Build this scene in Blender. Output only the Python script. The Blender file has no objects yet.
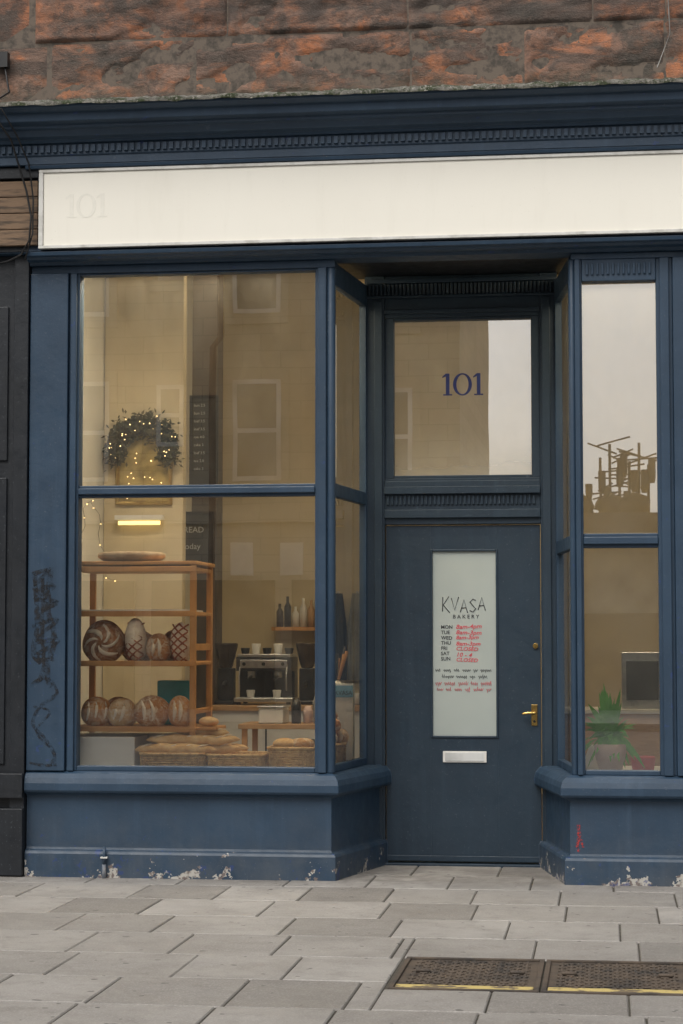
import bpy, math, random
from mathutils import Vector, noise
random.seed(7)
sc=bpy.context.scene
# ------------------------------------------------------------------ mesh builder
class MB:
    def __init__(s): s.v=[];s.f=[];s.m=[];s.sm=[];s.c=[];s.mats=[]
    def mi(s,mat):
        if mat not in s.mats: s.mats.append(mat)
        return s.mats.index(mat)
    def face(s,idx,mat,smooth=False,tone=.5):
        s.f.append(idx);s.m.append(s.mi(mat));s.sm.append(smooth);s.c.append(tone)
    def box(s,x0,x1,y0,y1,z0,z1,mat,tone=.5):
        b=len(s.v)
        s.v+=[(x0,y0,z0),(x1,y0,z0),(x1,y1,z0),(x0,y1,z0),(x0,y0,z1),(x1,y0,z1),(x1,y1,z1),(x0,y1,z1)]
        for q in ((0,3,2,1),(4,5,6,7),(0,1,5,4),(1,2,6,5),(2,3,7,6),(3,0,4,7)):
            s.face([b+i for i in q],mat,False,tone)
    def segbox(s,p0,p1,o0,o1,z0,z1,mat,a=0.,bb=0.,tone=.5):
        d=Vector((p1[0]-p0[0],p1[1]-p0[1]));L=d.length;d/=L;n=Vector((d.y,-d.x))
        A=Vector(p0)+d*a;B=Vector(p1)-d*bb
        q=[A+n*o1,B+n*o1,B+n*o0,A+n*o0]
        b=len(s.v)
        for z in (z0,z1): s.v+=[(p.x,p.y,z) for p in q]
        for k in ((0,3,2,1),(4,5,6,7),(0,1,5,4),(1,2,6,5),(2,3,7,6),(3,0,4,7)):
            s.face([b+i for i in k],mat,False,tone)
    def sweep(s,path,prof,mat,tone=.5):
        P=[Vector(p) for p in path];n=len(P);N=[]
        for i in range(n):
            ds=[]
            if i>0: ds.append((P[i]-P[i-1]).normalized())
            if i<n-1: ds.append((P[i+1]-P[i]).normalized())
            ns=[Vector((d.y,-d.x)) for d in ds]
            m=sum(ns,Vector((0,0))).normalized(); m/=m.dot(ns[0]); N.append(m)
        b=len(s.v);k=len(prof)
        for i in range(n):
            for o,z in prof:
                q=P[i]+N[i]*o; s.v.append((q.x,q.y,z))
        for i in range(n-1):
            for j in range(k):
                j2=(j+1)%k
                s.face([b+i*k+j,b+(i+1)*k+j,b+(i+1)*k+j2,b+i*k+j2],mat,False,tone)
        s.face([b+j for j in range(k)][::-1],mat); s.face([b+(n-1)*k+j for j in range(k)],mat)
    def tube(s,pts,r,mat,closed=False,n=6,tone=.5):
        P=[Vector(p) for p in pts];k=len(P);b=len(s.v)
        R=r if isinstance(r,(list,tuple)) else [r]*k
        for i in range(k):
            if closed: t=P[(i+1)%k]-P[i-1]
            else: t=P[min(i+1,k-1)]-P[max(i-1,0)]
            if t.length<1e-9: t=Vector((0,0,1))
            t.normalize()
            up=Vector((0,0,1)) if abs(t.z)<.9 else Vector((0,1,0))
            a=t.cross(up).normalized();c=a.cross(t)
            for j in range(n):
                w=2*math.pi*j/n; q=P[i]+(a*math.cos(w)+c*math.sin(w))*R[min(i,len(R)-1)]; s.v.append(tuple(q))
        for i in range(k if closed else k-1):
            i2=(i+1)%k
            for j in range(n):
                j2=(j+1)%n
                s.face([b+i*n+j,b+i2*n+j,b+i2*n+j2,b+i*n+j2],mat,True,tone)
        if not closed:
            s.face([b+j for j in range(n)],mat,False,tone); s.face([b+(k-1)*n+j for j in range(n)][::-1],mat,False,tone)
    def lathe(s,cx,cy,prof,mat,n=20,tone=.5):
        b=len(s.v);k=len(prof)
        for r,z in prof:
            for j in range(n):
                w=2*math.pi*j/n; s.v.append((cx+r*math.cos(w),cy+r*math.sin(w),z))
        for i in range(k-1):
            for j in range(n):
                j2=(j+1)%n
                s.face([b+i*n+j,b+i*n+j2,b+(i+1)*n+j2,b+(i+1)*n+j],mat,True,tone)
        s.face([b+j for j in range(n)][::-1],mat,False,tone); s.face([b+(k-1)*n+j for j in range(n)],mat,False,tone)
    def ell(s,c,r,mat,nu=20,nv=12,rough=0.,seed=0.,rot=0.,flat=0.,tone=.5,pw=1.,sc_=14):
        b=len(s.v);ca,sa=math.cos(rot),math.sin(rot)
        for i in range(nv+1):
            ph=math.pi*i/nv
            for j in range(nu):
                w=2*math.pi*j/nu
                x=math.copysign(abs(math.sin(ph)*math.cos(w))**pw,math.cos(w));y=math.copysign(abs(math.sin(ph)*math.sin(w))**pw,math.sin(w));z=math.cos(ph)
                if flat and z<-flat: z=-flat
                x*=r[0];y*=r[1];z*=r[2]
                if rough:
                    d=1+rough*noise.noise(Vector((x+seed,y+seed*2,z))*sc_); x*=d;y*=d;z*=d
                s.v.append((c[0]+x*ca-y*sa,c[1]+x*sa+y*ca,c[2]+z))
        for i in range(nv):
            for j in range(nu):
                j2=(j+1)%nu
                s.face([b+i*nu+j,b+(i+1)*nu+j,b+(i+1)*nu+j2,b+i*nu+j2],mat,True,tone)
    def quad(s,a,b_,c,d,mat,tone=.5):
        b=len(s.v); s.v+=[a,b_,c,d]; s.face([b,b+1,b+2,b+3],mat,False,tone)
    def build(s,name,parent=None,bevel=0.,seg=2):
        me=bpy.data.meshes.new(name);me.from_pydata(s.v,[],s.f)
        for m in s.mats: me.materials.append(m)
        me.polygons.foreach_set('material_index',s.m);me.polygons.foreach_set('use_smooth',s.sm)
        a=me.attributes.new('tone','FLOAT','FACE');a.data.foreach_set('value',s.c)
        me.update()
        o=bpy.data.objects.new(name,me);sc.collection.objects.link(o)
        if parent: o.parent=parent
        if bevel:
            b=o.modifiers.new('bevel','BEVEL');b.width=bevel;b.segments=seg;b.limit_method='ANGLE';b.angle_limit=math.radians(35)
        return o
def empty(name):
    o=bpy.data.objects.new(name,None);sc.collection.objects.link(o);return o
# ------------------------------------------------------------------ materials
def nodes(name):
    m=bpy.data.materials.new(name);m.use_nodes=True;nt=m.node_tree
    return m,nt,nt.nodes,nt.links,nt.nodes['Principled BSDF']
def N(nt,t,**k):
    n=nt.nodes.new(t)
    for a,v in k.items(): setattr(n,a,v)
    return n
def noise_n(nt,scale,detail=3,rough=.6,vec=None,dist=0.):
    n=N(nt,'ShaderNodeTexNoise');n.inputs['Scale'].default_value=scale;n.inputs['Detail'].default_value=min(detail,4)
    n.inputs['Roughness'].default_value=rough;n.inputs['Distortion'].default_value=dist
    if vec is not None: nt.links.new(vec,n.inputs['Vector'])
    return n.outputs['Fac']
def ramp(nt,src,p0,p1,c0=(0,0,0,1),c1=(1,1,1,1)):
    r=N(nt,'ShaderNodeValToRGB');r.color_ramp.elements[0].position=p0;r.color_ramp.elements[1].position=p1
    r.color_ramp.elements[0].color=c0;r.color_ramp.elements[1].color=c1
    nt.links.new(src,r.inputs[0]);return r.outputs[0]
def mixc(nt,fac,a,b,bt='MIX'):
    n=N(nt,'ShaderNodeMix',data_type='RGBA',blend_type=bt)
    if isinstance(fac,(int,float)): n.inputs[0].default_value=fac
    else: nt.links.new(fac,n.inputs[0])
    for i,c in ((6,a),(7,b)):
        if isinstance(c,(tuple,list)): n.inputs[i].default_value=(c[0],c[1],c[2],1)
        else: nt.links.new(c,n.inputs[i])
    return n.outputs[2]
def math_n(nt,op,a,b=None):
    n=N(nt,'ShaderNodeMath',operation=op)
    for i,c in ((0,a),(1,b)):
        if c is None: continue
        if isinstance(c,(int,float)): n.inputs[i].default_value=c
        else: nt.links.new(c,n.inputs[i])
    return n.outputs[0]
def coords(nt,scale=(1,1,1)):
    t=N(nt,'ShaderNodeTexCoord');mp=N(nt,'ShaderNodeMapping');mp.inputs['Scale'].default_value=scale
    nt.links.new(t.outputs['Object'],mp.inputs[0]);return mp.outputs[0]
def maprange(nt,src,a,b,c=0.,d=1.):
    g=N(nt,'ShaderNodeMapRange');nt.links.new(src,g.inputs[0])
    for i,v in ((1,a),(2,b),(3,c),(4,d)): g.inputs[i].default_value=v
    return g.outputs[0]
def bump(nt,p,h,strength=.3,dist=.01):
    b=N(nt,'ShaderNodeBump');b.inputs['Strength'].default_value=strength;b.inputs['Distance'].default_value=dist
    nt.links.new(h,b.inputs['Height']);nt.links.new(b.outputs[0],p.inputs['Normal'])
def simple(name,c1,c2=None,rough=.6,scale=8,bs=.0,bd=.004,metal=0.,spec=.5,stretch=(1,1,1),bscale=None,r0=.45,r1=.65):
    m,nt,ns,ln,p=nodes(name)
    v=coords(nt,stretch);f=noise_n(nt,scale,3,.6,v)
    c2=c2 or tuple(x*.7 for x in c1)
    ln.new(mixc(nt,ramp(nt,f,r0,r1),c1,c2),p.inputs['Base Color'])
    p.inputs['Roughness'].default_value=rough;p.inputs['Metallic'].default_value=metal
    p.inputs['Specular IOR Level'].default_value=spec
    if bs>=.25: bump(nt,p,noise_n(nt,bscale or scale*5,2,.6,v),bs,bd)
    return m
def blue_paint(name,base,dark,chip=True,rough=.42):
    m,nt,ns,ln,p=nodes(name)
    v=coords(nt);vs=coords(nt,(9,9,.45))
    col=mixc(nt,ramp(nt,noise_n(nt,2.2,4,.65,v),.35,.7),base,dark)
    st=ramp(nt,noise_n(nt,1.6,4,.7,vs),.52,.78)
    col=mixc(nt,math_n(nt,'MULTIPLY',st,.30),col,tuple(x*1.6+.014 for x in base))
    sp=ramp(nt,noise_n(nt,75,2,.6,v),.66,.72)
    col=mixc(nt,math_n(nt,'MULTIPLY',sp,.25),col,(.15,.17,.19))
    sc2=ramp(nt,noise_n(nt,11,4,.8,coords(nt,(1,1,.35))),.70,.73)
    col=mixc(nt,math_n(nt,'MULTIPLY',sc2,.4),col,(.10,.13,.17))
    if chip:
        sx=N(nt,'ShaderNodeSeparateXYZ');ln.new(v,sx.inputs[0])
        d=math_n(nt,'MULTIPLY',maprange(nt,sx.outputs['Z'],.45,.0),ramp(nt,noise_n(nt,5,4,.7,v),.35,.7))
        col=mixc(nt,math_n(nt,'MULTIPLY',d,.40),col,(.12,.12,.115))
        g2=maprange(nt,sx.outputs['Z'],.24,-.02)
        a=math_n(nt,'ADD',noise_n(nt,8,4,.7,v),math_n(nt,'MULTIPLY',g2,.24))
        col=mixc(nt,ramp(nt,a,.735,.742),col,mixc(nt,ramp(nt,noise_n(nt,40,2,.5,v),.48,.6),(.42,.40,.36),(.15,.12,.11)))
        ch2=ramp(nt,math_n(nt,'ADD',noise_n(nt,15,3,.7,v),math_n(nt,'MULTIPLY',g2,.10)),.68,.70)
        col=mixc(nt,math_n(nt,'MULTIPLY',ch2,.6),col,(.02,.045,.17))
    ln.new(col,p.inputs['Base Color'])
    ln.new(maprange(nt,noise_n(nt,12,3,.6,v),0,1,rough-.12,rough+.28),p.inputs['Roughness'])
    bump(nt,p,math_n(nt,'ADD',noise_n(nt,34,3,.65,v),math_n(nt,'MULTIPLY',noise_n(nt,6,2,.6,v),1.4)),.35,.003)
    return m
BLUE=blue_paint('blue_paint',(.023,.051,.090),(.015,.036,.066))
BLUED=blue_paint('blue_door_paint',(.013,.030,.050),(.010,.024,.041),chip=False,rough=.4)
DARKP=blue_paint('dark_paint',(.008,.011,.016),(.005,.007,.010),chip=False)
def sandstone():
    m,nt,ns,ln,p=nodes('red_sandstone')
    v=coords(nt);at=N(nt,'ShaderNodeAttribute',attribute_name='tone')
    c=mixc(nt,at.outputs['Fac'],(.23,.095,.055),(.30,.19,.14))
    c=mixc(nt,ramp(nt,noise_n(nt,3.2,4,.6,v,1.5),.46,.60),c,(.44,.175,.085))
    c=mixc(nt,ramp(nt,noise_n(nt,2.0,4,.7,coords(nt,(1,1,3.2)),.8),.44,.58),c,(.125,.088,.07))
    c=mixc(nt,math_n(nt,'MULTIPLY',ramp(nt,noise_n(nt,7,4,.8,v),.48,.62),.75),c,(.07,.056,.047))
    c=mixc(nt,math_n(nt,'MULTIPLY',ramp(nt,noise_n(nt,1.3,3,.7,coords(nt,(1,1,2))),.47,.60),.7),c,(.06,.058,.05))
    c=mixc(nt,math_n(nt,'MULTIPLY',ramp(nt,noise_n(nt,70,3,.7,v),.55,.7),.45),c,(.22,.18,.15))
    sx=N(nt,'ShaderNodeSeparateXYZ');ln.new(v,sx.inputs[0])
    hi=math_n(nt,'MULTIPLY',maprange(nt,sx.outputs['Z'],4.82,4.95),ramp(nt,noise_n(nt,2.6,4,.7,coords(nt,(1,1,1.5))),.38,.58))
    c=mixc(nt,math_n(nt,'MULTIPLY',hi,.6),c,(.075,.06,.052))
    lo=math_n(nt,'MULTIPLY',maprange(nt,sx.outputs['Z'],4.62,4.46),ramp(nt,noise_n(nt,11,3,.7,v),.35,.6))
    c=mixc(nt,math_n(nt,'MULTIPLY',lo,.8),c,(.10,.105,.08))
    ln.new(c,p.inputs['Base Color']);p.inputs['Roughness'].default_value=.94
    bump(nt,p,math_n(nt,'ADD',noise_n(nt,22,4,.8,coords(nt,(1,1,2))),math_n(nt,'MULTIPLY',noise_n(nt,120,2,.7,v),.5)),.9,.012)
    return m
STONE=sandstone()
MORTAR=simple('stone_mortar',(.15,.12,.095),(.07,.06,.05),.95,20,.3)
def moss():
    m,nt,ns,ln,p=nodes('mossy_lead');v=coords(nt)
    c=mixc(nt,ramp(nt,noise_n(nt,13,4,.75,v),.42,.56),(.20,.19,.165),(.05,.062,.03))
    c=mixc(nt,ramp(nt,noise_n(nt,45,3,.7,v),.55,.62),c,(.33,.31,.27))
    ln.new(c,p.inputs['Base Color']);p.inputs['Roughness'].default_value=.95
    bump(nt,p,noise_n(nt,50,4,.75,v),1.,.02);return m
MOSS=moss()
def fascia():
    m,nt,ns,ln,p=nodes('fascia_cream_panel')
    v=coords(nt);vs=coords(nt,(4,4,.5))
    c=mixc(nt,ramp(nt,noise_n(nt,1.3,3,.6,v),.3,.8),(.88,.845,.75),(.85,.815,.72))
    c=mixc(nt,math_n(nt,'MULTIPLY',ramp(nt,noise_n(nt,2.2,4,.7,vs),.55,.85),.22),c,(.64,.60,.50))
    c=mixc(nt,math_n(nt,'MULTIPLY',ramp(nt,noise_n(nt,130,2,.5,v),.72,.78),.25),c,(.3,.28,.22))
    ln.new(c,p.inputs['Base Color']);p.inputs['Roughness'].default_value=.42
    return m
CREAM=fascia()
TRIMW=simple('aluminium_trim',(.68,.67,.63),(.50,.49,.45),.4,9)
GHOST=simple('ghost_lettering',(.81,.78,.69),(.845,.815,.725),.5,30)
WOOD=simple('pine_wood',(.68,.36,.13),(.48,.22,.07),.5,5,stretch=(1,1,1),r0=.3,r1=.75)
WOODV=simple('weathered_board',(.20,.13,.08),(.07,.05,.035),.8,5,.4,.006,stretch=(1,1,8))
COUNTER=simple('worktop_wood',(.50,.31,.16),(.38,.22,.10),.4,4,stretch=(1,6,6))
BLACK=simple('black_plastic',(.012,.012,.013),(.02,.02,.022),.35,20)
CHALK=simple('chalkboard_slate',(.02,.021,.022),(.035,.036,.037),.8,6)
STEEL=simple('brushed_steel',(.6,.6,.6),(.45,.45,.46),.3,14,metal=1)
BRASS=simple('polished_brass',(.62,.42,.14),(.45,.28,.09),.25,20,metal=1)
PLASTER=simple('interior_plaster',(.60,.51,.35),(.50,.42,.28),.8,1.5)
PLASTERW=simple('white_plaster',(.78,.76,.70),(.72,.70,.64),.7,1.5)
FLOORM=simple('interior_floor',(.16,.12,.09),(.11,.085,.06),.5,4)
CEIL=simple('interior_ceiling',(.6,.57,.5),(.55,.52,.46),.9,2)
WHITE=simple('white_paint',(.75,.74,.71),(.66,.65,.62),.5,4)
COLUMN=simple('column_paint',(.10,.08,.065),(.07,.058,.048),.6,4)
WICK=simple('wicker',(.68,.46,.21),(.44,.27,.11),.6,40)
LEAF=simple('leaf_green',(.09,.42,.05),(.17,.55,.10),.4,12)
GARL=simple('garland_leaf',(.035,.04,.018),(.075,.055,.022),.6,12)
GOLD=simple('gilt_frame',(.50,.36,.13),(.32,.21,.07),.4,12,metal=.6)
TEAL=simple('teal_bag',(.05,.34,.36),(.04,.28,.3),.6,10)
TERRA=simple('planter_pink',(.66,.52,.48),(.58,.42,.38),.7,6)
RED=simple('red_ink',(.60,.07,.09),(.55,.09,.1),.6)
INK=simple('black_ink',(.03,.03,.032),(.05,.05,.05),.6)
NUMB=simple('blue_vinyl',(.012,.022,.13),(.015,.03,.15),.4)
RUBBER=simple('black_cable',(.012,.012,.013),(.02,.02,.02),.5)
LINEN=simple('grey_linen',(.30,.30,.29),(.22,.22,.21),.9,8)
def spray(name,col,p0,p1,sc_,op):
    m,nt,ns,ln,p=nodes(name)
    v=coords(nt);p.inputs['Base Color'].default_value=(*col,1);p.inputs['Roughness'].default_value=.7
    a=ramp(nt,noise_n(nt,sc_,4,.85,v),p0,p1);ln.new(math_n(nt,'MULTIPLY',a,op),p.inputs['Alpha']);return m
SPRAY=spray('spray_paint',(.009,.010,.013),.40,.60,22,.85)
SMEAR=spray('red_paint_smear',(.42,.035,.03),.42,.55,60,.8)
def emis(name,c,s,samp=True):
    m,nt,ns,ln,p=nodes(name);p.inputs['Base Color'].default_value=(*c,1)
    p.inputs['Emission Color'].default_value=(*c,1);p.inputs['Emission Strength'].default_value=s
    if not samp: m.cycles.emission_sampling='NONE'
    return m
FILL=emis('room_fill_glow',(1,.78,.47),38.0)  # added fill light for the room, kept above the line of sight
FILLW=emis('window_fill_glow',(1,.82,.56),85.0)  # added fill light on the bread display, hidden behind the window heads
STRIP=emis('strip_lamp_glow',(1,.74,.28),2.6,False)
FAIRY=emis('fairy_light_glow',(1,.66,.28),7,False)
def glass(name,base=.22,fog=0.,tint=(.95,.96,.94),wav=.03,dust=.05,glow=None):
    m=bpy.data.materials.new(name);m.use_nodes=True;nt=m.node_tree;nt.nodes.clear();ln=nt.links
    out=N(nt,'ShaderNodeOutputMaterial');tr=N(nt,'ShaderNodeBsdfTransparent');tr.inputs[0].default_value=(*tint,1)
    gl=N(nt,'ShaderNodeBsdfGlossy');gl.inputs['Roughness'].default_value=.0;gl.inputs[0].default_value=(.98,.98,.97,1)
    v=coords(nt)
    bp=N(nt,'ShaderNodeBump');bp.inputs['Strength'].default_value=wav;bp.inputs['Distance'].default_value=.01
    ln.new(noise_n(nt,1.6,1,.4,v),bp.inputs['Height']);ln.new(bp.outputs[0],gl.inputs['Normal'])
    fr=N(nt,'ShaderNodeFresnel');fr.inputs[0].default_value=1.5
    fac=math_n(nt,'MINIMUM',math_n(nt,'ADD',fr.outputs[0],base),1.)
    mx=N(nt,'ShaderNodeMixShader');ln.new(fac,mx.inputs[0]);ln.new(tr.outputs[0],mx.inputs[1]);ln.new(gl.outputs[0],mx.inputs[2])
    df=N(nt,'ShaderNodeBsdfDiffuse');df.inputs[0].default_value=(.62,.63,.58,1)
    tl=N(nt,'ShaderNodeBsdfTranslucent');tl.inputs[0].default_value=(.8,.8,.74,1)
    dm=N(nt,'ShaderNodeMixShader');dm.inputs[0].default_value=.5;ln.new(df.outputs[0],dm.inputs[1]);ln.new(tl.outputs[0],dm.inputs[2])
    dirt=math_n(nt,'MULTIPLY',ramp(nt,noise_n(nt,2.5,4,.7,coords(nt,(2,2,.7))),.3,.8),dust)
    if fog:
        dirt=math_n(nt,'ADD',dirt,math_n(nt,'MULTIPLY',ramp(nt,noise_n(nt,2.2,3,.6,v),.25,.75),fog))
    if glow:   # condensation thickened toward the pane bottom, put in for a warm glow there
        sx=N(nt,'ShaderNodeSeparateXYZ');ln.new(v,sx.inputs[0])
        dirt=math_n(nt,'ADD',dirt,math_n(nt,'MULTIPLY',math_n(nt,'POWER',maprange(nt,sx.outputs['Z'],glow[1],glow[0]),2.),glow[2]))
    m2=N(nt,'ShaderNodeMixShader');ln.new(dirt,m2.inputs[0]);ln.new(mx.outputs[0],m2.inputs[1]);ln.new(dm.outputs[0],m2.inputs[2])
    ln.new(m2.outputs[0],out.inputs[0]);return m
GLASS=glass('window_glass',.27)
GLASSR=glass('misted_glass',.38,.12)
GLASSF=glass('fanlight_glass',.42,.14,glow=(2.34,2.75,.35))
def frosted():
    m,nt,ns,ln,p=nodes('frosted_glass')
    v=coords(nt)
    ln.new(mixc(nt,ramp(nt,noise_n(nt,1.5,3,.6,v),.3,.7),(.43,.47,.44),(.36,.40,.38)),p.inputs['Base Color'])
    p.inputs['Roughness'].default_value=.22;return m
FROST=frosted()
# ------------------------------------------------------------------ world & light
w=bpy.data.worlds.new("World");sc.world=w;w.use_nodes=True;nt=w.node_tree
bg=nt.nodes['Background'];sky=N(nt,'ShaderNodeTexSky');sky.sky_type='NISHITA';sky.sun_disc=False
sky.sun_elevation=math.radians(50);sky.sun_rotation=math.radians(200);sky.air_density=1.0;sky.dust_density=4.;sky.ozone_density=1.
hs=N(nt,'ShaderNodeHueSaturation');hs.inputs['Saturation'].default_value=.25
nt.links.new(sky.outputs[0],hs.inputs['Color']);nt.links.new(hs.outputs[0],bg.inputs[0]);bg.inputs[1].default_value=.15
sl=bpy.data.lights.new('sun','SUN');sl.energy=1.5;sl.angle=math.radians(40);sl.color=(1,.96,.89)
so=bpy.data.objects.new('sun',sl);sc.collection.objects.link(so)
az=math.radians(200);el=math.radians(50)
dirv=Vector((math.sin(az)*math.cos(el),math.cos(az)*math.cos(el),math.sin(el)))
so.rotation_euler=dirv.to_track_quat('Z','Y').to_euler();so.location=(0,-5,12)
sc.view_settings.view_transform='Standard';sc.view_settings.look='None';sc.view_settings.exposure=0
cd=bpy.data.cameras.new('camera');cam=bpy.data.objects.new('camera',cd);sc.collection.objects.link(cam)
cam.location=(0,-11.3,1.36);cam.rotation_euler=(math.radians(93.65),0,math.radians(7.5))
cd.sensor_fit='VERTICAL';cd.sensor_height=36;cd.lens=2011/1024*36;cd.clip_end=2000;sc.camera=cam
# ------------------------------------------------------------------ ground
ASPH=simple('asphalt',(.05,.05,.052),(.035,.035,.037),.9,3)
g=MB();g.quad((-400,-400,-.12),(400,-400,-.12),(400,400,-.12),(-400,400,-.12),ASPH);g.build('ground')
g=MB();g.quad((-60,-22,-.116),(60,-22,-.116),(60,-4.95,-.116),(-60,-4.95,-.116),simple('road_asphalt',(.055,.055,.057),(.04,.04,.042),.85,2,.5,.006,bscale=90));g.build('road')
KERB=simple('kerb_granite',(.22,.21,.20),(.15,.145,.14),.8,20)
def slabmat():
    m,nt,ns,ln,p=nodes('paving_slab')
    v=coords(nt);at=N(nt,'ShaderNodeAttribute',attribute_name='tone')
    c=mixc(nt,at.outputs['Fac'],(.215,.20,.182),(.385,.365,.34))
    c=mixc(nt,math_n(nt,'MULTIPLY',ramp(nt,noise_n(nt,1.3,4,.75,v),.42,.66),.5),c,(.18,.165,.15))
    c=mixc(nt,math_n(nt,'MULTIPLY',ramp(nt,noise_n(nt,7,4,.8,v),.5,.7),.45),c,(.16,.146,.13))
    c=mixc(nt,math_n(nt,'MULTIPLY',ramp(nt,noise_n(nt,120,2,.6,v),.5,.7),.4),c,(.48,.45,.42))
    c=mixc(nt,math_n(nt,'MULTIPLY',ramp(nt,noise_n(nt,19,1,.5,v),.735,.75),.8),c,(.07,.065,.06))
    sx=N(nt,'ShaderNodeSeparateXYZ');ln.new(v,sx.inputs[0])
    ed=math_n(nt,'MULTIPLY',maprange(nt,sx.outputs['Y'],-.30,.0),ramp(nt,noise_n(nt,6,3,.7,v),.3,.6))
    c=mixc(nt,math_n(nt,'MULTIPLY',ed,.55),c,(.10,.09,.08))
    ln.new(c,p.inputs['Base Color'])
    ln.new(maprange(nt,noise_n(nt,2.2,3,.6,v),.3,.7,.42,.85),p.inputs['Roughness'])
    bump(nt,p,math_n(nt,'ADD',noise_n(nt,90,3,.7,v),noise_n(nt,5,2,.6,v)),.5,.005);return m
SLAB=slabmat();JOINT=simple('paving_joint',(.085,.075,.062),(.05,.05,.035),.95,30)
pv=MB();pv.box(-30,30,-4.8,1.0,-.115,.004,JOINT)
cov=(-.86,.33,-3.45,-2.66)
y=.90;row=0
while y>-4.79:
    y1=y-.6 if row else .30
    y1=max(y1,-4.8)
    x=-9-random.random()*.4 - (row%2)*.22
    while x<7:
        wd=random.choice([.45,.45,.45,.6,.52]) if row else .5
        pieces=[(x,x+wd,y1,y)]
        if x+wd>cov[0] and x<cov[1] and y>cov[2] and y1<cov[3]:
            pieces=[]
            ca,cb,cc,cd_=cov[0]-.01,cov[1]+.01,cov[2]-.01,cov[3]+.01
            if x<ca-.04: pieces.append((x,min(x+wd,ca),y1,y))
            if x+wd>cb+.04: pieces.append((max(x,cb),x+wd,y1,y))
            xa_,xb_=max(x,ca),min(x+wd,cb)
            if xb_-xa_>.04:
                if y>cd_+.04: pieces.append((xa_,xb_,cd_,y))
                if y1<cc-.04: pieces.append((xa_,xb_,y1,cc))
        tn0=max(0,min(1,random.gauss(.5,.22)))
        for (px0,px1,py0,py1) in pieces:
            tl=[random.uniform(-.002,.002) for _ in range(4)]
            gp=random.uniform(.0025,.005);b=len(pv.v);zt=.013
            xa,xb,ya,yb=px0+gp,px1-gp,py0+gp,py1-gp
            bv=.005
            pv.v+=[(xa,ya,-.01),(xb,ya,-.01),(xb,yb,-.01),(xa,yb,-.01),
                   (xa,ya,zt-bv+tl[0]),(xb,ya,zt-bv+tl[1]),(xb,yb,zt-bv+tl[2]),(xa,yb,zt-bv+tl[3]),
                   (xa+bv,ya+bv,zt+tl[0]),(xb-bv,ya+bv,zt+tl[1]),(xb-bv,yb-bv,zt+tl[2]),(xa+bv,yb-bv,zt+tl[3])]
            for q in ((8,9,10,11),(4,5,9,8),(5,6,10,9),(6,7,11,10),(7,4,8,11),(0,1,5,4),(1,2,6,5),(2,3,7,6),(3,0,4,7)):
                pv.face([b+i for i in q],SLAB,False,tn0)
        x+=wd
    y=y1;row+=1
pv.build('pavement')
k=MB()
x=-30
while x<30: k.box(x,x+.905,-4.95,-4.805,-.13,.012,KERB);x+=.915
k.build('kerb',bevel=.012)
k=MB();k.box(-60,60,-28,-22.151,-.13,0,simple('far_paving',(.22,.21,.20),None,.9,3));k.box(-60,60,-22.15,-22.003,-.13,.005,KERB);k.build('far_pavement')
IRON=simple('cast_iron',(.10,.075,.055),(.045,.038,.033),.75,6,.5,.004,bscale=80)
YEL=simple('worn_yellow_paint',(.55,.43,.16),(.17,.13,.08),.8,14,.3,.002,r0=.50,r1=.58)
for i,(a,b_) in enumerate(((-.855,-.27),(-.262,.325))):
    c=MB();c.box(a,b_,-3.445,-2.665,-.05,.006,IRON)
    for s_ in ((a,b_,-3.445,-3.425),(a,b_,-2.685,-2.665),(a,a+.02,-3.4245,-2.6855),(b_-.02,b_,-3.4245,-2.6855)): c.box(*s_,.0065,.016,IRON)
    nx=13;ny=15
    for ix in range(nx):
        for iy in range(ny):
            px=a+.05+(b_-a-.1)*(ix+.5)/nx;py=-3.30+.59*(iy+.5)/ny
            if (ix+iy)%2: c.box(px-.016,px+.016,py-.006,py+.006,.0065,.0125,IRON)
            else: c.box(px-.006,px+.006,py-.015,py+.015,.0065,.0125,IRON)
    c.box(a+.024,b_-.024,-3.418,-3.345,.0065,.0145,YEL)
    for hx in (a+.1,b_-.1): c.tube([(hx-.03,-3.02,.016),(hx+.03,-3.02,.016)],.008,IRON)
    c.build('inspection_cover',bevel=.002,seg=1)
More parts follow.
